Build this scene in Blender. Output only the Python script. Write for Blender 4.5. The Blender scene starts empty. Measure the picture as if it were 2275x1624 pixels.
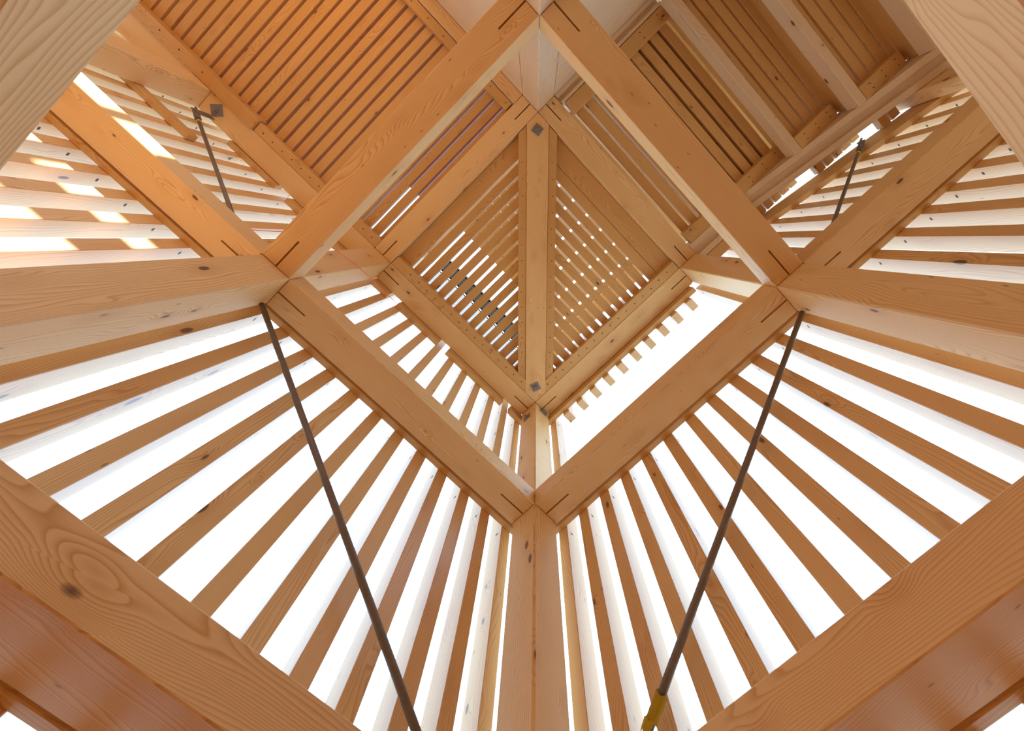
import bpy, bmesh, math, random
from mathutils import Vector, Matrix

random.seed(7)
SC = bpy.context.scene
COL = SC.collection

# ------------------------------------------------------------------ camera
cam_data = bpy.data.cameras.new('camera')
cam = bpy.data.objects.new('camera', cam_data)
COL.objects.link(cam)
cam_data.sensor_fit = 'HORIZONTAL'
cam_data.sensor_width = 36.0
cam_data.lens = 826.758 * 36.0 / 2275.0
cam_data.shift_x = -72.05 / 2275.0
cam_data.shift_y = -157.04 / 2275.0
cam_data.clip_start = 0.02
cam_data.clip_end = 300
R = Matrix(((-0.69567055, 0.70814652, 0.1207104),
            (0.71802836, 0.6905741, 0.08684868),
            (-0.02185789, 0.14709156, -0.98888134)))
cam.matrix_world = Matrix.Translation((1.40061, 1.38235, 0.0)) @ R.to_4x4()
cam_data.dof.use_dof = True
cam_data.dof.focus_distance = 3.2
cam_data.dof.aperture_fstop = 3.2
SC.camera = cam

# ------------------------------------------------------------------ world, sun, exposure
SKY = 2.75
world = bpy.data.worlds.new('sky')
SC.world = world
world.use_nodes = True
wn, wl = world.node_tree.nodes, world.node_tree.links
wn.clear()
w_out = wn.new('ShaderNodeOutputWorld')
w_bg = wn.new('ShaderNodeBackground')
w_bg.inputs['Color'].default_value = (0.63, 0.91, 1.22, 1)
w_bg.inputs['Strength'].default_value = SKY
wl.new(w_bg.outputs[0], w_out.inputs[0])

sd = bpy.data.lights.new('sun', 'SUN')
sd.energy = 13.0
sd.angle = math.radians(0.9)
sd.color = (1.0, 0.86, 0.66)
sun = bpy.data.objects.new('sun', sd)
COL.objects.link(sun)
sun_dir = Vector((0.5, 1.0, 0.6)).normalized()          # towards the sun
sun.rotation_euler = sun_dir.to_track_quat('Z', 'Y').to_euler()
sun.location = (6, 12, 9)

vs = SC.view_settings
vs.view_transform = 'Standard'
vs.look = 'None'
vs.exposure = 0.0
vs.gamma = 1.0
vs.use_curve_mapping = False
SC.cycles.max_bounces = 10
SC.cycles.diffuse_bounces = 8

# ------------------------------------------------------------------ dimensions
LX, LY, P = 2.370, 2.356, 0.24
ZC, ZA, ZB, ZD = 0.760, 2.537, 4.302, 6.070            # undersides of the four rings
HB = 0.159                                             # ring beam depth
FLOOR = -1.6
BX, BY = 4.914, 4.914                                  # next posts of the two wings
PITCH = 0.2145                                         # slats
SI, SO = -0.305, -0.435                                # slat inner / outer face

# ------------------------------------------------------------------ materials
def wood(name, light, dark, knot=(0.10, 0.035, 0.012), rough=0.48, rings=1.0, knots=1.0, spec=0.5):
    m = bpy.data.materials.new(name)
    m.use_nodes = True
    N, L = m.node_tree.nodes, m.node_tree.links
    bsdf = N['Principled BSDF']
    tc = N.new('ShaderNodeTexCoord')
    oi = N.new('ShaderNodeObjectInfo')
    def math_(op, a, b=None, c=None):
        n = N.new('ShaderNodeMath'); n.operation = op
        for i, v in enumerate((a, b, c)):
            if v is None: continue
            if isinstance(v, (int, float)): n.inputs[i].default_value = v
            else: L.new(v, n.inputs[i])
        return n.outputs[0]
    rnd = math_('MULTIPLY', oi.outputs['Random'], 37.0)
    add = N.new('ShaderNodeVectorMath'); add.operation = 'ADD'
    comb = N.new('ShaderNodeCombineXYZ')
    L.new(rnd, comb.inputs[0]); L.new(math_('MULTIPLY', rnd, 1.7), comb.inputs[1]); L.new(math_('MULTIPLY', rnd, 0.6), comb.inputs[2])
    L.new(tc.outputs['Object'], add.inputs[0]); L.new(comb.outputs[0], add.inputs[1])
    P0 = add.outputs[0]
    def mapped(vec, sc):
        n = N.new('ShaderNodeMapping'); n.inputs['Scale'].default_value = sc
        L.new(vec, n.inputs['Vector']); return n.outputs[0]
    # knots: stretched voronoi cells, only some of them hold a knot
    vo = N.new('ShaderNodeTexVoronoi'); vo.feature = 'F1'; vo.inputs['Scale'].default_value = 1.0
    L.new(mapped(P0, (3.2, 7.5, 7.5)), vo.inputs['Vector'])
    sepc = N.new('ShaderNodeSeparateColor'); L.new(vo.outputs['Color'], sepc.inputs[0])
    gate = math_('GREATER_THAN', sepc.outputs[0], 1.0 - 0.60 * knots)
    ksize = math_('MULTIPLY_ADD', sepc.outputs[1], 0.10, 0.045)
    kd = math_('DIVIDE', vo.outputs['Distance'], ksize)
    kin = N.new('ShaderNodeMapRange'); kin.inputs[1].default_value = 1.05; kin.inputs[2].default_value = 0.75
    kin.inputs[3].default_value = 0.0; kin.inputs[4].default_value = 1.0
    L.new(kd, kin.inputs[0])
    kmask = math_('MULTIPLY', kin.outputs[0], gate)
    halo = N.new('ShaderNodeMapRange'); halo.interpolation_type = 'SMOOTHSTEP'
    halo.inputs[1].default_value = 4.5; halo.inputs[2].default_value = 0.6; halo.inputs[3].default_value = 0.0; halo.inputs[4].default_value = 1.0
    L.new(kd, halo.inputs[0])
    hmask = math_('MULTIPLY', halo.outputs[0], gate)
    # growth rings: slow wander + knot deflection
    n1 = N.new('ShaderNodeTexNoise'); n1.inputs['Scale'].default_value = 1.0; n1.inputs['Detail'].default_value = 2.0; n1.inputs['Roughness'].default_value = .45
    L.new(mapped(P0, (0.75, 5.0, 5.0)), n1.inputs['Vector'])
    sp = N.new('ShaderNodeSeparateXYZ'); L.new(P0, sp.inputs[0])
    base = math_('ADD', math_('MULTIPLY', sp.outputs[1], 0.75), math_('MULTIPLY', sp.outputs[2], 0.66))
    f = math_('MULTIPLY_ADD', n1.outputs['Fac'], 0.19, base)
    f = math_('MULTIPLY_ADD', hmask, 0.022, f)
    f = math_('MULTIPLY', f, 135.0 * rings)
    fr = math_('FRACT', f)
    ring = math_('POWER', fr, 2.6)
    edge = N.new('ShaderNodeMapRange'); edge.inputs[1].default_value = 1.0; edge.inputs[2].default_value = 0.90
    L.new(fr, edge.inputs[0])
    ring = math_('MULTIPLY', ring, edge.outputs[0])
    # fine fibre
    n2 = N.new('ShaderNodeTexNoise'); n2.inputs['Scale'].default_value = 1.0; n2.inputs['Detail'].default_value = 3.0
    L.new(mapped(P0, (6.0, 240.0, 240.0)), n2.inputs['Vector'])
    # broad tone
    n3 = N.new('ShaderNodeTexNoise'); n3.inputs['Scale'].default_value = 1.0; n3.inputs['Detail'].default_value = 2.0
    L.new(mapped(P0, (0.9, 3.5, 3.5)), n3.inputs['Vector'])
    fac = math_('MULTIPLY', ring, 0.85)
    fac = math_('MULTIPLY_ADD', math_('SUBTRACT', n2.outputs['Fac'], 0.5), 0.30, fac)
    fac = math_('MULTIPLY_ADD', math_('SUBTRACT', n3.outputs['Fac'], 0.5), 0.55, fac)
    fac = math_('MULTIPLY_ADD', hmask, 0.25, fac)
    fac = math_('MULTIPLY_ADD', math_('SUBTRACT', oi.outputs['Random'], 0.5), 0.22, fac)
    mx = N.new('ShaderNodeMix'); mx.data_type = 'RGBA'; mx.clamp_factor = True
    mx.inputs['A'].default_value = (*light, 1); mx.inputs['B'].default_value = (*dark, 1)
    L.new(fac, mx.inputs['Factor'])
    mk = N.new('ShaderNodeMix'); mk.data_type = 'RGBA'
    mk.inputs['B'].default_value = (*knot, 1)
    L.new(mx.outputs['Result'], mk.inputs['A']); L.new(math_('MULTIPLY', kmask, 0.86), mk.inputs['Factor'])
    # small resin flecks and scuffs
    vo2 = N.new('ShaderNodeTexVoronoi'); vo2.inputs['Scale'].default_value = 1.0
    L.new(mapped(P0, (7.0, 22.0, 22.0)), vo2.inputs['Vector'])
    sc2 = N.new('ShaderNodeSeparateColor'); L.new(vo2.outputs['Color'], sc2.inputs[0])
    fl = N.new('ShaderNodeMapRange'); fl.inputs[1].default_value = 0.11; fl.inputs[2].default_value = 0.06
    L.new(vo2.outputs['Distance'], fl.inputs[0])
    flm = math_('MULTIPLY', math_('MULTIPLY', fl.outputs[0], math_('GREATER_THAN', sc2.outputs[0], 0.86)), 0.6)
    mf = N.new('ShaderNodeMix'); mf.data_type = 'RGBA'; mf.inputs['B'].default_value = (knot[0]*1.4, knot[1]*1.4, knot[2]*1.4, 1)
    L.new(mk.outputs['Result'], mf.inputs['A']); L.new(flm, mf.inputs['Factor'])
    L.new(mf.outputs['Result'], bsdf.inputs['Base Color'])
    bsdf.inputs['Roughness'].default_value = rough
    bsdf.inputs['Specular IOR Level'].default_value = spec
    bp = N.new('ShaderNodeBump'); bp.inputs['Strength'].default_value = 0.12; bp.inputs['Distance'].default_value = 0.002
    L.new(fac, bp.inputs['Height']); L.new(bp.outputs[0], bsdf.inputs['Normal'])
    return m

def plain(name, col, rough=0.6, metal=0.0, noise=0.0, nscale=30, trans=0.0):
    m = bpy.data.materials.new(name)
    m.use_nodes = True
    N, L = m.node_tree.nodes, m.node_tree.links
    b = N['Principled BSDF']
    b.inputs['Base Color'].default_value = (*col, 1)
    b.inputs['Roughness'].default_value = rough
    b.inputs['Metallic'].default_value = metal
    if noise:
        tc = N.new('ShaderNodeTexCoord'); n = N.new('ShaderNodeTexNoise'); n.inputs['Scale'].default_value = nscale
        n.inputs['Detail'].default_value = 4
        L.new(tc.outputs['Object'], n.inputs['Vector'])
        mr = N.new('ShaderNodeMapRange'); mr.inputs[3].default_value = 1 - noise; mr.inputs[4].default_value = 1 + noise
        L.new(n.outputs['Fac'], mr.inputs[0])
        v = N.new('ShaderNodeVectorMath'); v.operation = 'SCALE'; v.inputs[0].default_value = col
        L.new(mr.outputs[0], v.inputs['Scale']); L.new(v.outputs[0], b.inputs['Base Color'])
    return m

SPRUCE_L, SPRUCE_D = (0.86, 0.595, 0.285), (0.58, 0.27, 0.07)
M = {
    'beam': wood('spruce_beam', SPRUCE_L, SPRUCE_D, rough=0.52, spec=0.6, knots=1.25),
    'slat': wood('spruce_slat', (0.84, 0.58, 0.28), (0.55, 0.25, 0.075), rings=1.0, rough=0.38, spec=1.0),
    'board': wood('spruce_board', (0.70, 0.42, 0.155), (0.46, 0.21, 0.05)),
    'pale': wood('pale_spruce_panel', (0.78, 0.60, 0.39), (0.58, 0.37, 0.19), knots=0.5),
    'floor': wood('floor_boards', (0.84, 0.37, 0.035), (0.72, 0.28, 0.022)),
    'steel': plain('dark_steel', (0.20, 0.155, 0.125), 0.5, 0.15, 0.3, 40),
    'zinc': plain('galvanised_steel', (0.26, 0.25, 0.26), 0.45, 0.4, 0.25, 60),
    'nail': plain('nail_steel', (0.05, 0.045, 0.04), 0.5, 0.6),
    'grey': plain('grey_painted_steel', (0.10, 0.115, 0.12), 0.5, 0.2),
    'plate': plain('kerf_plate_steel', (0.05, 0.04, 0.035), 0.6, 0.5),
    'yellow': plain('yellow_tag', (0.80, 0.58, 0.03), 0.5, 0.0, 0.12, 60),
    'tagback': plain('tag_backing', (0.78, 0.74, 0.62), 0.6),
    'tagink': plain('tag_ink', (0.45, 0.28, 0.02), 0.6),
    'string': plain('orange_string', (0.95, 0.16, 0.05), 0.6),
    'tarp': plain('lilac_sheet', (0.34, 0.27, 0.30), 0.45, 0.0, 0.25, 5),
    'tarp2': None,
    'ground': plain('ground_gravel', (0.36, 0.34, 0.31), 0.9, 0.0, 0.2, 3),
}

def translucent(name, col):
    m = bpy.data.materials.new(name); m.use_nodes = True
    N, L = m.node_tree.nodes, m.node_tree.links
    out = N['Material Output']; N.remove(N['Principled BSDF'])
    t = N.new('ShaderNodeBsdfTranslucent'); d = N.new('ShaderNodeBsdfDiffuse'); a = N.new('ShaderNodeAddShader')
    t.inputs['Color'].default_value = (*col, 1); d.inputs['Color'].default_value = (col[0]*1.5, col[1]*1.4, col[2]*1.5, 1)
    L.new(t.outputs[0], a.inputs[0]); L.new(d.outputs[0], a.inputs[1]); L.new(a.outputs[0], out.inputs['Surface'])
    return m
M['tarp2'] = translucent('lilac_film', (0.20, 0.13, 0.14))

# ------------------------------------------------------------------ helpers
def link(name, bm, mat, parent=None):
    bmesh.ops.recalc_face_normals(bm, faces=bm.faces)
    me = bpy.data.meshes.new(name)
    bm.to_mesh(me); bm.free()
    me.materials.append(mat)
    o = bpy.data.objects.new(name, me)
    COL.objects.link(o)
    if parent: o.parent = parent
    return o

def tag(o, label, cat, group=None):
    o['label'] = label; o['category'] = cat
    if group: o['group'] = group
    return o

def bm_box(bm, x0, x1, y0, y1, z0, z1, bev=0.0):
    r = bmesh.ops.create_cube(bm, size=1.0)
    vs_ = r['verts']
    for v in vs_:
        v.co = Vector(((x0+x1)/2 + v.co.x*(x1-x0), (y0+y1)/2 + v.co.y*(y1-y0), (z0+z1)/2 + v.co.z*(z1-z0)))
    if bev > 0:
        es = list({e for v in vs_ for e in v.link_edges})
        bmesh.ops.bevel(bm, geom=es, offset=bev, segments=1, affect='EDGES')

def frame(a, b, up):
    a, b, up = Vector(a), Vector(b), Vector(up)
    x = (b - a).normalized()
    y = up.cross(x).normalized()
    z = x.cross(y).normalized()
    m = Matrix((x, y, z)).transposed().to_4x4()
    m.translation = a
    return m, (b - a).length

def timber(name, label, cat, a, b, w, h, up=(0, 0, 1), mat='beam', bev=0.004, group=None, slots=(False, False), parent=None):
    """a, b = centre of the underside at both ends (for up=z); local X runs along the grain"""
    mw, ln = frame(a, b, up)
    bm = bmesh.new()
    bm_box(bm, 0, ln, -w/2, w/2, 0, h, bev)
    o = link(name, bm, M[mat], parent)
    o.matrix_world = mw
    if any(slots):
        cut = bmesh.new()
        if slots[0]: bm_box(cut, -0.01, 0.235, -0.0065, 0.0065, -0.02, 0.11)
        if slots[1]: bm_box(cut, ln-0.235, ln+0.01, -0.0065, 0.0065, -0.02, 0.11)
        c = link('slot_cutter', cut, M[mat]); c.matrix_world = mw
        md = o.modifiers.new('b', 'BOOLEAN'); md.operation = 'DIFFERENCE'; md.object = c; md.solver = 'EXACT'
        dg = bpy.context.evaluated_depsgraph_get()
        me = bpy.data.meshes.new_from_object(o.evaluated_get(dg))
        o.modifiers.clear(); o.data = me
        bpy.data.objects.remove(c, do_unlink=True)
        for s, x0, x1 in ((slots[0], 0.02, 0.225), (slots[1], ln-0.225, ln-0.02)):
            if s:
                pb = bmesh.new(); bm_box(pb, x0, x1, -0.003, 0.003, 0.035, 0.108)
                link('connector_plate', pb, M['plate'], o)
    if cat: tag(o, label, cat, group)
    return o

def nails(o, xs, ys, r=0.006):
    for x in xs:
        for y in ys:
            bm = bmesh.new()
            bmesh.ops.create_cone(bm, cap_ends=True, segments=10, radius1=r, radius2=r*0.8, depth=0.004,
                                  matrix=Matrix.Translation((x, y + random.uniform(-.006, .006), -0.001)))
            link('nail', bm, M['nail'], o)

def tube(name, pts, r, mat, parent=None, seg=12):
    bm = bmesh.new()
    pts = [Vector(p) for p in pts]
    rings_ = []
    for i, p in enumerate(pts):
        d = (pts[min(i+1, len(pts)-1)] - pts[max(i-1, 0)]).normalized()
        u = d.orthogonal().normalized() if i == 0 else (u_prev - d*u_prev.dot(d)).normalized()
        u_prev = u
        v = d.cross(u)
        rings_.append([bm.verts.new(p + (u*math.cos(t) + v*math.sin(t))*r) for t in [2*math.pi*k/seg for k in range(seg)]])
    for A, B in zip(rings_, rings_[1:]):
        for k in range(seg):
            fc = bm.faces.new((A[k], A[(k+1) % seg], B[(k+1) % seg], B[k])); fc.smooth = True
    bm.faces.new(rings_[0][::-1]); bm.faces.new(rings_[-1])
    return link(name, bm, M[mat], parent)

ORD = ['first', 'second', 'third', 'fourth', 'fifth', 'sixth', 'seventh', 'eighth', 'ninth', 'tenth', 'eleventh',
       'twelfth', 'thirteenth', 'fourteenth', 'fifteenth', 'sixteenth', 'seventeenth', 'eighteenth', 'nineteenth',
       'twentieth', 'twenty-first', 'twenty-second', 'twenty-third', 'twenty-fourth', 'twenty-fifth', 'twenty-sixth',
       'twenty-seventh', 'twenty-eighth', 'twenty-ninth', 'thirtieth']

# ------------------------------------------------------------------ ground and floor
bm = bmesh.new(); bm_box(bm, -60, 60, -60, 60, FLOOR-0.35, FLOOR-0.2)
g = link('floor', bm, M['ground']); g['kind'] = 'structure'
bm = bmesh.new(); bm_box(bm, -0.5, 8.0, -0.5, 8.0, FLOOR-0.2, FLOOR)
g = link('floor', bm, M['floor']); g['kind'] = 'structure'

# ------------------------------------------------------------------ posts
def post(x0, y0, z1, label, bev=0.008, mat='beam', px=P):
    bm = bmesh.new()
    bm_box(bm, 0, z1-FLOOR, 0, px, 0, P, bev)
    o = link('timber_post', bm, M[mat])
    mw = Matrix(((0, 1, 0), (0, 0, 1), (1, 0, 0))).to_4x4()     # local X up
    mw.translation = (x0, y0, FLOOR)
    o.matrix_world = mw
    return tag(o, label, 'post')
post_s = post(-P, -P, 7.9, 'square spruce corner post rising from bottom centre where the two slatted walls meet', 0.012)
post_w = post(LX, -P, 7.9, 'square spruce post coming in from the left edge, orange upper face, white lower face')
post_e = post(-P, LY, 7.9, 'square spruce post coming in from the right edge, orange upper face, pinkish lower face')
post_n = post(LX, LY, 7.9, 'spruce post toned pale as if lit, at top centre between the two pale plank walls', mat='pale')  # paler wall wood stands in for the daylight on this post
post_ww = post(BX, -P, 7.9, 'far left post ending under the orange beam, brownish lower face, beside the steel brace')
post_ee = post(-P, BY, 7.9, 'far right cream post behind the sloping stair stringer', px=0.135)

# ------------------------------------------------------------------ ring beams
G = 0.003
rings = [(ZC, 'lowest ring'), (ZA, 'large middle ring'), (ZB, 'small upper ring'), (ZD, 'topmost ring')]
RB = {}
side = {
    'sw': ('lower left side', (LX-G, -P/2), (G, -P/2)),
    'se': ('lower right side', (-P/2, G), (-P/2, LY-G)),
    'nw': ('upper left side', (LX+P/2, G), (LX+P/2, LY-G)),
    'ne': ('upper right side', (LX-G, LY+P/2), (G, LY+P/2)),
}
for z, rn in rings:
    for k, (sn, a, b) in side.items():
        if z == ZD and k == 'sw': continue        # a steel channel takes its place
        extra = {('lowest ring', 'nw'): ', blurred grey foreground timber at upper left', ('lowest ring', 'ne'): ', blurred pinkish foreground timber at upper right'}.get((rn, k), '')
        RB[(z, k)] = timber('ring_beam', f'spruce beam on the {sn} of the {rn}{extra}', 'beam', (*a, z), (*b, z), P, HB,
                            slots=(z in (ZA, ZB),)*2)
# extensions into the wings
timber('ring_beam', 'long orange beam with two sunlit patches running from left post to upper left', 'beam',
       (LX+P+G, -P/2, ZA), (BX-G, -P/2, ZA), P, HB, slots=(True, False))
timber('ring_beam', 'long spruce beam with big knots running from right post to upper right', 'beam',
       (-P/2, LY+P+G, ZA), (-P/2, BY-G, ZA), P, HB, slots=(True, False))
beam_bx = timber('deck_beam', 'orange beam along left edge of the slatted deck with square washer plate', 'beam',
       (LX+P+G, -P/2, ZB), (BX-G, -P/2, ZB), P, HB)
timber('deck_beam', 'orange deck beam continuing beyond the far left post at top left', 'beam',
       (BX+P+G, -P/2, ZB), (7.4, -P/2, ZB), P, HB)
timber('ring_beam', 'spruce beam of the middle ring level beyond the far left post', 'beam', (BX+P+G, -P/2, ZA), (7.4, -P/2, ZA), P, HB)
timber('ring_beam', 'spruce beam of the middle ring level beyond the far right post', 'beam', (-P/2, BY+P+G, ZA), (-P/2, 7.4, ZA), P, HB)
timber('ring_beam', 'spruce beam of the lowest ring level beyond the left post', 'beam', (LX+P+G, -P/2, ZC), (7.4, -P/2, ZC), P, HB)
timber('ring_beam', 'spruce beam of the lowest ring level beyond the right post', 'beam', (-P/2, LY+P+G, ZC), (-P/2, 7.4, ZC), P, HB)
# beams on the core walls
timber('deck_beam', 'orange beam fixed along the pale pinkish plank wall at top, right of the slatted deck', 'beam',
       (LX+P+.004, LY-0.068, ZB), (7.4, LY-0.068, ZB), 0.133, HB, mat='beam')

# ------------------------------------------------------------------ ledgers outside the beams
def led(a, b, w, h, label, up=(0, 0, 1), nail=None, name='ledger', mat='board'):
    o = timber(name, label, 'ledger', a, b, w, h, up=up, mat=mat, bev=0.003)
    return o
lo = (-0.258 + SI) / 2
for z, nm in ((ZC, 'lowest'), (ZA, 'middle')):
    led((7.4, lo, z), (-0.24, lo, z), 0.047, 0.06, f'thin brown ledger outside the left wall {nm} ring beam, slats screwed to it')
    led((lo, -0.24, z), (lo, 7.4, z), 0.047, 0.06, f'thin brown ledger outside the right wall {nm} ring beam, slats screwed to it')
lo2 = (-0.245 + SI) / 2
for x0, x1, zz, lb in ((-0.24, 0.17, 4.205, 'short piece next to the corner post'), (0.30, 1.20, 4.205, 'middle piece with dark knots'), (1.34, 1.98, 4.205, 'piece nearest the left post'),
                      (2.12, 2.36, 4.205, 'stub at the left post'), (2.7, 3.60, 4.205, 'piece just past the left post')):
    led((x0, lo2, zz), (x1, lo2, zz), 0.06, 0.13, f'brown ledger outside left beam of small ring, {lb}')
led((3.80, lo2, 4.272), (4.45, lo2, 4.272), 0.06, 0.12, 'brown ledger piece with cut end under the left deck beam')
led((4.30, -0.27, 3.665), (5.6, -0.27, 3.665), 0.055, 0.10, 'loose brown batten with grey sawn end in front of left slats by the steel brace')
led((lo2, -0.24, 4.205), (lo2, 2.30, 4.205), 0.06, 0.14, 'brown ledger behind right beam of the small upper ring above slat stubs')

# ------------------------------------------------------------------ slats
def slat_zs(w, z0, z1, label, grp):
    pass
def make_slat(wall, c, z0, z1, label, group, zm=None):
    """wall 'sw' (plane of constant y) or 'se' (constant x); c = position along the wall"""
    w = 0.087 + random.uniform(-.002, .002)
    if wall == 'sw': cx, cy = c, (SI+SO)/2; sx, sy = w, SI-SO
    else: cx, cy = (SI+SO)/2, c; sx, sy = SI-SO, w
    bm = bmesh.new()
    bm_box(bm, 0, z1-z0, -sx/2, sx/2, -sy/2, sy/2, 0.003)
    o = link('slat', bm, M['slat'])
    mw = Matrix(((0, 1, 0), (0, 0, 1), (1, 0, 0))).to_4x4()
    mw.translation = (cx + random.uniform(-.002, .002)*(wall == 'sw'), cy + random.uniform(-.002, .002)*(wall == 'se'), z0)
    o.matrix_world = mw
    # pair of screw marks near the upper end on both narrow sides
    for s in (-1, 1):
        if zm is None: break
        sm = bmesh.new()
        dz = z1 - zm
        if wall == 'sw': bm_box(sm, z1-z0-dz-.012, z1-z0-dz, s*sx/2-.001, s*sx/2+.001, sy/2-.060, sy/2-.038)
        else: bm_box(sm, z1-z0-dz-.012, z1-z0-dz, sx/2-.060, sx/2-.038, s*sy/2-.001, s*sy/2+.001)
        link('screw_mark', sm, M['nail'], o)
    return tag(o, label, 'slat', group)

wn_ = {'sw': ('left', 'corner post'), 'se': ('right', 'corner post')}
def where(wall, k):
    wl_, _ = wn_[wall]
    if k <= 10: return f'spruce slat, {ORD[k]} from corner post, {wl_} wall'
    return f'spruce slat, {ORD[k-11]} beyond {wl_} post, {wl_} wall'
KMAX = 30
SW_C = [0.0, .217, .432, .66, .875, 1.09, 1.305, 1.525, 1.738, 1.947, 2.158, 2.385]
SE_C = [0.0, .2145, .429, .6435, .858, 1.073, 1.287, 1.50, 1.712, 1.925, 2.147, 2.372]
for k in range(0, KMAX):
    for wall in ('sw', 'se'):
        c = (SW_C if wall == 'sw' else SE_C)[k] if k < 12 else k*PITCH
        wl_ = wn_[wall][0]
        if k < 26:
            make_slat(wall, c, -1.5, 0.84, f'low {where(wall, k)}, under lowest ring', f'lowest slats of the {wl_} wall')
            make_slat(wall, c, 0.85, 2.775, f'long {where(wall, k)}, under middle ring', f'lower slats of the {wl_} wall', 2.505)
        if wall == 'sw':
            make_slat('sw', c, 2.785, 4.62, f'upper {where("sw", k)}, over middle ring', 'upper slats of the left wall', 4.165)
            make_slat('sw', c, 4.63, 5.30, f'topmost {where("sw", k)}, over small ring', 'topmost slats of the left wall')
        elif k in (0, 11):
            make_slat('se', c, 2.785, 4.29, f'upper {where("se", k)}, over middle ring', 'upper slats of the right wall', 4.165)
        elif k > 11:
            zl = 4.14 - 0.42*(c-3.39)
            make_slat('se', c, 2.785, min(4.9, zl + 0.32), f'upper {where("se", k)}, over middle ring', 'upper slats of the right wall', zl-.05)
        if wall == 'se' and 0 < k < 11:
            make_slat('se', c, 4.15, 6.15, f'stub-ended {where("se", k)}, over small ring', 'cut slats of the right wall')

# sloping ledger of the stair side, right wing
led((lo2, 3.10, 4.300), (lo2, 6.2, 3.00), 0.06, 0.27, 'dark sloping ledger along the top of the right slats below the stair', mat='board')

# ------------------------------------------------------------------ diagonal beam and deck inside the small upper ring
u = Vector((LX, LY)).normalized(); n_ = Vector((-u.y, u.x))
def prism(name, pts, z0, z1, mat, parent=None, bev=0.003):
    """plan polygon pts extruded; local X along the diagonal"""
    ang = math.atan2(u.y, u.x)
    rot = Matrix.Rotation(-ang, 2)
    bm = bmesh.new()
    lp = [rot @ Vector(p) for p in pts]
    lo_ = [bm.verts.new((p.x, p.y, 0)) for p in lp]
    hi_ = [bm.verts.new((p.x, p.y, z1-z0)) for p in lp]
    bm.faces.new(lo_[::-1]); bm.faces.new(hi_)
    for i in range(len(lp)): bm.faces.new((lo_[i], lo_[(i+1) % len(lp)], hi_[(i+1) % len(lp)], hi_[i]))
    if bev: bmesh.ops.bevel(bm, geom=list(bm.edges), offset=bev, segments=1, affect='EDGES')
    o = link(name, bm, M[mat], parent)
    o.matrix_world = Matrix.Translation((0, 0, z0)) @ Matrix.Rotation(ang, 4, 'Z')
    return o
g2 = 0.004
hw = 0.12*math.sqrt(2)
strut = prism('diagonal_beam', [(g2, g2), (g2+hw, g2), (LX-g2, LY-g2-hw), (LX-g2, LY-g2), (LX-g2-hw, LY-g2), (g2, g2+hw)], ZB, ZB+HB, 'beam')
tag(strut, 'vertical-looking diagonal beam with pointed ends and two washer plates, in the centre of the photo', 'beam')
h1, h2 = 0.122*math.sqrt(2), 0.213*math.sqrt(2)
ld1 = prism('ledger', [(h1+.008, .008), (h2+.008, .008), (LX-.008, LY-.008-h2), (LX-.008, LY-.008-h1)], ZB+0.012, ZB+0.095, 'board')
tag(ld1, 'narrow ledger with nails along the left flank of the central diagonal beam', 'ledger')
ld2 = prism('ledger', [(.008, h1+.008), (.008, h2+.008), (LX-.008-h2, LY-.008), (LX-.008-h1, LY-.008)], ZB+0.012, ZB+0.095, 'board')
tag(ld2, 'narrow darker ledger with nails along the right flank of the central diagonal beam', 'ledger')
dl = math.hypot(LX, LY)
nails(ld1, [0.45+0.182*i for i in range(14)], [-0.168], .0055)
nails(ld2, [0.45+0.182*i for i in range(14)], [0.168], .0055)

def washer(center, nrm, rot_deg, size, parent, label):
    """square washer plate with nut and bolt end lying on a surface"""
    nrm = Vector(nrm).normalized()
    mw = nrm.to_track_quat('Z', 'Y').to_matrix().to_4x4() @ Matrix.Rotation(math.radians(rot_deg), 4, 'Z')
    mw.translation = center
    e = bpy.data.objects.new('bolt_assembly', None); COL.objects.link(e); e.matrix_world = mw
    e.empty_display_size = 0.03
    bm = bmesh.new(); bm_box(bm, -size/2, size/2, -size/2, size/2, 0, 0.008, 0.0015); link('washer_plate', bm, M['zinc'], e)
    bm = bmesh.new(); bmesh.ops.create_cone(bm, cap_ends=True, segments=24, radius1=size*.31, radius2=size*.29, depth=.004, matrix=Matrix.Translation((0, 0, .010))); link('round_washer', bm, M['zinc'], e)
    bm = bmesh.new(); bmesh.ops.create_cone(bm, cap_ends=True, segments=6, radius1=size*.23, radius2=size*.23, depth=.016, matrix=Matrix.Translation((0, 0, .020)))
    bmesh.ops.bevel(bm, geom=list(bm.edges), offset=.0015, segments=1, affect='EDGES'); link('nut', bm, M['zinc'], e)
    bm = bmesh.new(); bmesh.ops.create_cone(bm, cap_ends=True, segments=16, radius1=size*.13, radius2=size*.11, depth=.014, matrix=Matrix.Translation((0, 0, .034))); link('bolt_end', bm, M['zinc'], e)
    return tag(e, label, 'bolt')
washer((2.244, 2.222, ZB), (0, 0, -1), 8, 0.10, None, 'square grey washer and bolt at the upper end of the central diagonal beam')
washer((0.141, 0.144, ZB), (0, 0, -1), 70, 0.10, None, 'square grey washer and bolt at the lower end of the central diagonal beam')
washer((4.752, -0.115, ZB), (0, 0, -1), 45, 0.125, None, 'square grey washer and nut under the orange deck beam at upper left')
washer((0.0, -0.135, 4.10), (1, 0, 0), 8, 0.10, None, 'tilted washer plate on the left face of the corner post under the small ring')
washer((-0.135, 0.0, 4.245), (0, 1, 0), 82, 0.10, None, 'tilted washer plate on the white face of the corner post under the small ring')

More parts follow.
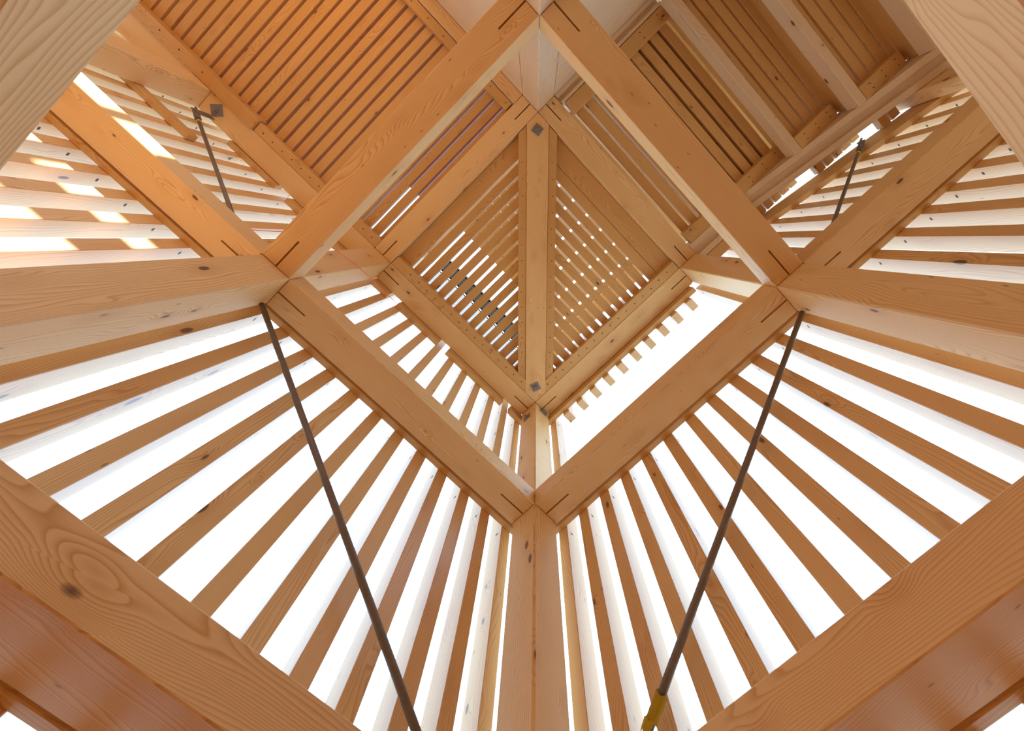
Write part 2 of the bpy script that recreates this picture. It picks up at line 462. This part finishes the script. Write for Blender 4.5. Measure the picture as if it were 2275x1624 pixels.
# ledgers carrying the deck (inside faces of the side beams)
l = led((LX-.01, 0.060, ZB+.002), (0.17, 0.060, ZB+.002), 0.114, 0.094, 'nailed ledger along left side of the chevron deck inside the small ring')
nails(l, [0.24+0.1295*i for i in range(15)], [0.0], .007)
l = led((0.060, 0.17, ZB+.002), (0.060, LY-.01, ZB+.002), 0.114, 0.094, 'nailed ledger along right side of the chevron deck inside the small ring')
nails(l, [0.10+0.1295*i for i in range(16)], [0.0], .007)
l = led((LX+P+.003, 0.060, ZB+.002), (4.36, 0.060, ZB+.002), 0.114, 0.094, 'nailed ledger along the left edge of the slatted deck at upper left')
nails(l, [0.10+0.1295*i for i in range(13)], [0.0], .007)
l = led((4.37, 0.072, ZB-.03), (7.2, 0.072, ZB-.03), 0.138, 0.128, 'thicker ledger with a sawn end continuing the deck edge at top left')
nails(l, [0.7, 1.0, 1.25, 1.6], [0.01], .008)
l = led((LX+P+.02, 2.165, ZB+.004), (7.2, 2.165, ZB+.004), 0.095, 0.094, 'nailed ledger along the right edge of the slatted deck beside the pale wall')
nails(l, [0.05+0.23*i for i in range(9)], [0.0], .007)

# deck boards of corner bay (chevron) and left wing
BT = 0.075
zd = ZB + 0.100
gx0, gp, gw = 2.175, 0.1295, 0.033
def board(a, b, w, label, group, mat='board', h=BT, name='deck_board'):
    return timber(name, label, 'board', a, b, w, h, mat=mat, bev=0.003, group=group)
for i in range(-1, 16):
    x = gx0 - gp*(i + 0.5)
    if i == -1: x = 2.278
    y1 = x - hw - 0.004
    if y1 < 0.12: continue
    board((x, 0.045, zd), (x, y1, zd), gp-gw if i > -1 else 0.176,
          f'deck board in the left triangle under the small ring, {ORD[i+1]} from the top beam', 'chevron deck boards, left triangle')
gy0 = 2.004
for i in range(-1, 16):
    y = gy0 + 0.002 - gp*(i + 0.5)
    wd = gp-gw
    if i == -1: y, wd = 2.078, 0.115
    x1 = y - hw - 0.004
    if x1 < 0.12: continue
    board((0.045, y, zd), (x1, y, zd), wd,
          f'deck board in the right triangle under the small ring, {ORD[i+1]} from the top beam', 'chevron deck boards, right triangle')
board((0.045, 2.246, zd), (LX-.2, 2.246, zd), 0.212, 'deck board tucked against the upper right beam of the small ring', 'chevron deck boards, right triangle')
i = 0
x = gx0 + gp*3.5
while x < 6.45:
    board((x, 0.045, zd), (x, 2.21, zd), gp-gw+random.uniform(-.004, .004),
          f'orange board of the slatted deck at upper left, {ORD[min(i,29)]} up from the small ring', 'orange deck boards at upper left')
    x += gp; i += 1
# boards over the ring beam strip between ring A and B sight lines (right wing level part)
gy = [4.041 - 0.1385*j for j in range(0, 11)]
for j in range(10):
    y = (gy[j] + gy[j+1]) / 2
    board((0.045, y, zd), (2.236, y, zd), 0.1385-0.036, f'brown board of the level landing at upper right, {ORD[j]} from the first stair step', 'landing boards at upper right')

# ------------------------------------------------------------------ stair in the right wing (goes down towards the upper right)
RISE, RUN = 0.26, 0.575
Y0 = 4.075
l = led((0.197, LY+P+.05, ZB+.004), (0.197, 4.06, ZB+.004), 0.153, 0.094, 'nailed ledger of the level landing on the stringer side at upper right')
nails(l, [0.55, .75, .95, 1.15, 1.33], [-.03, .035], .006)
l = led((2.16, LY+P+.05, ZB+.004), (2.16, 4.06, ZB+.004), 0.15, 0.094, 'nailed ledger of the level landing beside the pale wall at upper right')
nails(l, [0.75, 1.05, 1.3], [-.03, .035], .006)
for s in range(1, 6):
    zt = zd - RISE*s
    ya = Y0 + RUN*(s-1)
    # riser joist
    timber('riser_joist', f'pale joist at the front edge of the {ORD[s-1]} stair step down from the landing', 'joist',
           (0.123, ya-0.058, zt-0.09), (2.232, ya-0.058, zt-0.09), 0.090, 0.15, mat='pale', bev=0.004, group='stair joists')
    timber('riser_board', f'thin dark riser board above the joist of the {ORD[s-1]} stair step', 'board',
           (0.123, ya-0.021, zt+0.062), (2.232, ya-0.021, zt+0.062), 0.018, 0.19, mat='board', bev=0.002)
    if s == 5: break
    for j in range(5):
        y = ya + 0.055 + 0.1155*j
        board((0.123, y, zt), (2.236, y, zt), 0.092, f'brown tread board, {ORD[j]} on the {ORD[s-1]} stair step below the landing', 'stair tread boards')
        if not 4.85 < y < 5.21: board((-0.236, y, zt-.02), (-0.101, y, zt-.02), 0.094, f'stubby outer board end, {ORD[j]} beside the {ORD[s-1]} stair step', 'outer tread ends')
    for (xc, w_, sd_) in ((0.197, 0.153, 'stringer'), (2.16, 0.15, 'pale wall')):
        l = led((xc, ya-.01, zt-.096), (xc, ya+RUN-.108, zt-.096), w_, 0.092, f'short nailed ledger under the {ORD[s-1]} stair step on the {sd_} side')
        nails(l, [0.10, 0.25, 0.40], [-.035, .03], .006)

def stringer(xs, label):
    """sloping laminated stringer with a lengthwise groove on its underside"""
    a = Vector((xs[1], 3.45, 4.335)); b = Vector((xs[1], 6.6, 4.335-0.456*3.15))
    mw, ln = frame(a, b, (0, 0, 1))
    w = xs[2]-xs[0]
    bm = bmesh.new()
    g0, g1 = -0.045, 0.045
    # frame(): local y = up x along -> points to -x here
    prof = [(-w/2, 0), (g0, 0), (g0, .045), (g1, .045), (g1, 0), (w/2, 0), (w/2, .30), (-w/2, .30)]
    A = [bm.verts.new((0, y, z)) for y, z in prof]; B = [bm.verts.new((ln, y, z)) for y, z in prof]
    bm.faces.new(A); bm.faces.new(B[::-1])
    for i in range(len(prof)): bm.faces.new((A[i], B[i], B[(i+1) % len(prof)], A[(i+1) % len(prof)]))
    o = link('stair_stringer', bm, M['pale']); o.matrix_world = mw
    return tag(o, label, 'stringer')
stringer((-0.10, 0.01, 0.12), 'pale sloping stair stringer with a groove underneath, on the slatted wall side at upper right')
def grooved(name, xc, w, ya_, yb_, g0, g1, label):
    b = bmesh.new()
    prof = [(-w/2, 0), (g0, 0), (g0, .04), (g1, .04), (g1, 0), (w/2, 0), (w/2, .16), (-w/2, .16)]
    A = [b.verts.new((0, y, z)) for y, z in prof]; B = [b.verts.new((yb_-ya_, y, z)) for y, z in prof]
    b.faces.new(A); b.faces.new(B[::-1])
    for i in range(len(prof)): b.faces.new((A[i], B[i], B[(i+1) % len(prof)], A[(i+1) % len(prof)]))
    o = link(name, b, M['pale']); o.matrix_world = frame((xc, ya_, ZB), (xc, yb_, ZB), (0, 0, 1))[0]
    return tag(o, label, 'beam')
grooved('deck_beam', 0.01, 0.22, LY+P+.004, 3.44, -.045, .045, 'level pale grooved beam from the right post of the small ring to the stair stringer')
grooved('deck_beam', 2.305, 0.126, LY+.25, 4.05, -.02, .03, 'pale grooved beam fixed along the cream plank wall at top right of the centre post')
timber('fascia_board', 'brown outer board beside the grooved landing beam behind the right post', 'board', (-0.172, LY+P+.004, ZB), (-0.172, 3.44, ZB), 0.13, 0.14, mat='board')
for j in range(5):
    y = 3.50 + 0.1155*j
    board((-0.236, y, zd-.02), (-0.101, y, zd-.02), 0.094, f'stubby outer board end, {ORD[j]} along the landing edge', 'outer tread ends')
# ------------------------------------------------------------------ core walls (plank panels) and outer enclosure
def wall(name, x0, x1, y0, y1, z0, z1, mat='pale', along='x'):
    bm = bmesh.new()
    if along == 'x': bm_box(bm, 0, x1-x0, 0, y1-y0, 0, z1-z0)
    else: bm_box(bm, 0, y1-y0, -(x1-x0), 0, 0, z1-z0)
    o = link(name, bm, M[mat])
    o.location = (x0, y0, z0)
    if along == 'y':
        o.rotation_euler = (0, 0, math.pi/2)
    o['kind'] = 'structure'
    return o
# left wing core wall y = LY..: unseen openings and bars made up to shape the sun patches
wx0, wx1 = 4.05, 5.55
wall('wall_left', LX+P+.003, wx0, LY+.001, LY+.10, FLOOR, 8)
wall('wall_left', wx0, wx1, LY+.001, LY+.10, FLOOR, 0.4)
wall('wall_left', wx0, wx1, LY+.001, LY+.10, 3.57, 3.80)  # added crossbar, casts the dark band between the sun patches
wall('wall_left', wx0, wx1, LY+.001, LY+.10, 4.33, 8)
wall('wall_left', wx0, 4.68, LY+.001, LY+.10, 3.97, 4.33)  # added blocker, trims the sun patch on the beam
wall('wall_left', 5.02, 5.08, LY+.001, LY+.10, 3.80, 4.33)  # added mullion, splits the sun patch in two
wall('wall_left', wx1, 7.5, LY+.001, LY+.10, FLOOR, 8)
wall('wall_right', LX+.001, LX+.10, LY+P+.003, 7.5, FLOOR, 8, along='y')
wall('wall_left', 7.42, 7.52, -0.5, LY+.1, FLOOR, 8, mat='board', along='y')
wall('wall_right', -0.5, LX+.1, 7.52, 7.62, FLOOR, 8, mat='board')

wall('wall_left', -0.5, 7.42, -0.55, -0.50, FLOOR, 0.10, mat='board')  # unseen parapet added to cut floor light and darken the lowest ring's underside
wall('wall_right', -0.55, -0.50, -0.5, 7.5, FLOOR, 0.10, mat='board', along='y')  # same added light-blocking parapet, right side

# unseen slab added over the right wing so that the boards read dark from below
bm = bmesh.new(); bm_box(bm, 0, 2.62, 0, 7.4-2.95, 0, .06)
o = link('ceiling_shade_slab', bm, M['board']); o.location = (-0.24, 2.95, 5.75); o['kind'] = 'structure'

# wavy protective sheets lying on the decks
def sheet(x0, x1, y0, y1, z, amp, label, along, mat='tarp'):
    bm = bmesh.new()
    nx, ny = 60, 60
    V = [[None]*(ny+1) for _ in range(nx+1)]
    for i in range(nx+1):
        for j in range(ny+1):
            X = (x1-x0)*i/nx; Y = (y1-y0)*j/ny
            t = Y if along == 'y' else X
            V[i][j] = bm.verts.new((X, Y, amp*(1+math.sin(t*2*math.pi/0.19 + math.sin(X*2.1+Y*1.3)))))
    for i in range(nx):
        for j in range(ny):
            f = bm.faces.new((V[i][j], V[i+1][j], V[i+1][j+1], V[i][j+1])); f.smooth = True
    o = link('protective_sheet', bm, M[mat]); o.location = (x0, y0, z)
    return tag(o, label, 'sheet')
sheet(2.63, 2.94, 0.75, 2.2, zd+BT+.004, .004, 'small lilac grey sheet strip on the first boards past the small ring', 'y', 'tarp2')
sheet(2.95, 7.2, 0.03, 2.2, zd+BT+.004, .006, 'wavy lilac grey sheet lying on the orange deck, seen through its gaps', 'y', 'tarp2')
sheet(0.08, 2.25, 2.95, 4.05, zd+BT+.004, .004, 'lilac grey sheet lying on the landing, seen through its gaps', 'x')

# ------------------------------------------------------------------ next storey seen through the chevron deck
zu = 6.232
for j in range(7):
    x = -0.05 + 0.33*j
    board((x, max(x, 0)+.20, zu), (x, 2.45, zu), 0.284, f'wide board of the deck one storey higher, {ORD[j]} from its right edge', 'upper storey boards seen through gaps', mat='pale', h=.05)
for j in range(9):
    y = 0.70 + 0.165*j
    board((y+.34, y, zu), (2.45, y, zu), 0.162, f'cross board of the deck one storey higher, {ORD[j]} from its open edge', 'upper storey cross boards seen through gaps', mat='board', h=.05)
bm = bmesh.new()
bm_box(bm, 0, 2.2, 0, .21, 0, .012); bm_box(bm, 0, 2.2, 0, .02, 0, .12); bm_box(bm, 0, 2.2, .19, .21, 0, .12)
o = link('steel_channel', bm, M['grey']); o.location = (0.0, -0.075, 6.08)
tag(o, 'dark grey steel channel one storey higher, seen in strips through the left deck gaps', 'channel')
gr = bpy.data.objects.new('metal_grating', None); COL.objects.link(gr); gr.location = (0.0, -0.40, 6.08)
tag(gr, 'fine metal grating outside the steel channel one storey higher', 'grating')
bm = bmesh.new()
for j in range(14): bm_box(bm, 0, 2.2, 0.02*j, 0.02*j+.0045, 0, .03)
link('grating_bars', bm, M['zinc'], gr)['kind'] = 'stuff'
bm = bmesh.new(); bm_box(bm, 0, 2.2, .285, .297, 0, .04); link('edge_strip', bm, M['grey'], gr)

# ------------------------------------------------------------------ steel braces
def rod(a, b, r, label, fork=None):
    a, b = Vector(a), Vector(b)
    e = bpy.data.objects.new('brace_rod', None); COL.objects.link(e); e.location = a
    tag(e, label, 'rod')
    tube('rod', [Vector((0, 0, 0)), b-a], r, 'steel', e)
    if fork:
        d = (b-a).normalized()
        tube('coupler', [d*.10, d*.20], r*1.7, 'steel', e)
        tube('lock_ring', [d*.24, d*.262], r*1.25, 'yellow', e)
        for s in (-1, 1):
            off = Vector((0, 1, 0)) if fork == 'x' else Vector((1, 0, 0))
            tube('fork_arm', [off*s*.02 - d*.03, off*s*.02 + d*.12], .011, 'steel', e)
        bm = bmesh.new()
        if fork == 'x': bm_box(bm, -.05, .03, -.005, .005, -.02, .19)
        else: bm_box(bm, -.005, .005, -.02, .02, -.02, .05)
        link('gusset_plate', bm, M['steel'], e)
    return e
rod((2.362, -0.222, 2.472), (0.06, -0.222, 0.925), .0165, 'long dark steel brace rod crossing the left slatted wall')
rod2 = rod((-0.222, 2.348, 2.468), (-0.222, 0.06, 0.923), .0165, 'long dark steel brace rod crossing the right slatted wall with a yellow tag')
rod((4.74, -0.2, 4.09), (2.9, -0.2, 2.84), .016, 'steel brace rod with forked end and yellow ring in the upper left wing', 'x')
rod((-0.2, 4.45, 3.90), (-0.2, 2.85, 2.795), .015, 'steel brace rod hanging below the stair stringer in the upper right wing', 'y')

# yellow tag wrapped on the right brace rod
d2 = (Vector((-0.222, 0.06, 0.923)) - Vector((-0.222, 2.348, 2.468))).normalized()
mid = Vector((-0.222, 2.348, 2.468)) + d2*((0.455 - 2.348) / d2.y)
e = bpy.data.objects.new('paper_tag', None); COL.objects.link(e)
xa = -d2; ya = Vector((1, 0, 0)); za = xa.cross(ya)
mw = Matrix((xa, ya, za)).transposed().to_4x4(); mw.translation = mid
e.matrix_world = mw
tag(e, 'crumpled yellow paper tag wrapped round the right steel rod near the bottom edge', 'tag')
def wrap(name, x0, x1, r, a0, a1, mat, flare=0.0, n=14):
    bm = bmesh.new(); rows = []
    for i in range(7):
        t = i/6; row = []
        for k in range(n+1):
            a = math.radians(a0 + (a1-a0)*k/n)
            rr = r + flare*abs(k/n-.5)*2*(0.4+0.6*t) + .001*math.sin(k*1.7+i*2)
            row.append(bm.verts.new((x0+(x1-x0)*t + .006*math.sin(k*.9), rr*math.sin(a), rr*math.cos(a))))
        rows.append(row)
    for A, B in zip(rows, rows[1:]):
        for k in range(n): bm.faces.new((A[k], A[k+1], B[k+1], B[k])).smooth = True
    bmesh.ops.solidify(bm, geom=list(bm.faces), thickness=.0012)
    return link(name, bm, M[mat], e)
wrap('label_paper', -0.045, 0.045, .0205, -20, 200, 'yellow', .006)
wrap('label_backing', -0.048, 0.048, .0190, -35, 215, 'tagback', .006)
wrap('lower_flap', -0.085, -0.04, .021, 30, 150, 'yellow', .008)

# ------------------------------------------------------------------ orange string
pts = [(3.05, -0.20, 2.95), (2.95, -0.12, 3.02), (2.80, 0.02, 3.10), (2.62, 0.06, 3.28), (2.42, 0.03, 3.45), (2.25, -0.02, 3.62), (2.12, -0.10, 3.80),
       (2.02, -0.17, 3.98), (1.93, -0.24, 4.15), (1.90, -0.27, 4.21)]
s = tube('orange_string', pts, .0028, 'string', None, 8)
tag(s, 'thin orange string hanging loosely across the left post to the upper ledger', 'string')
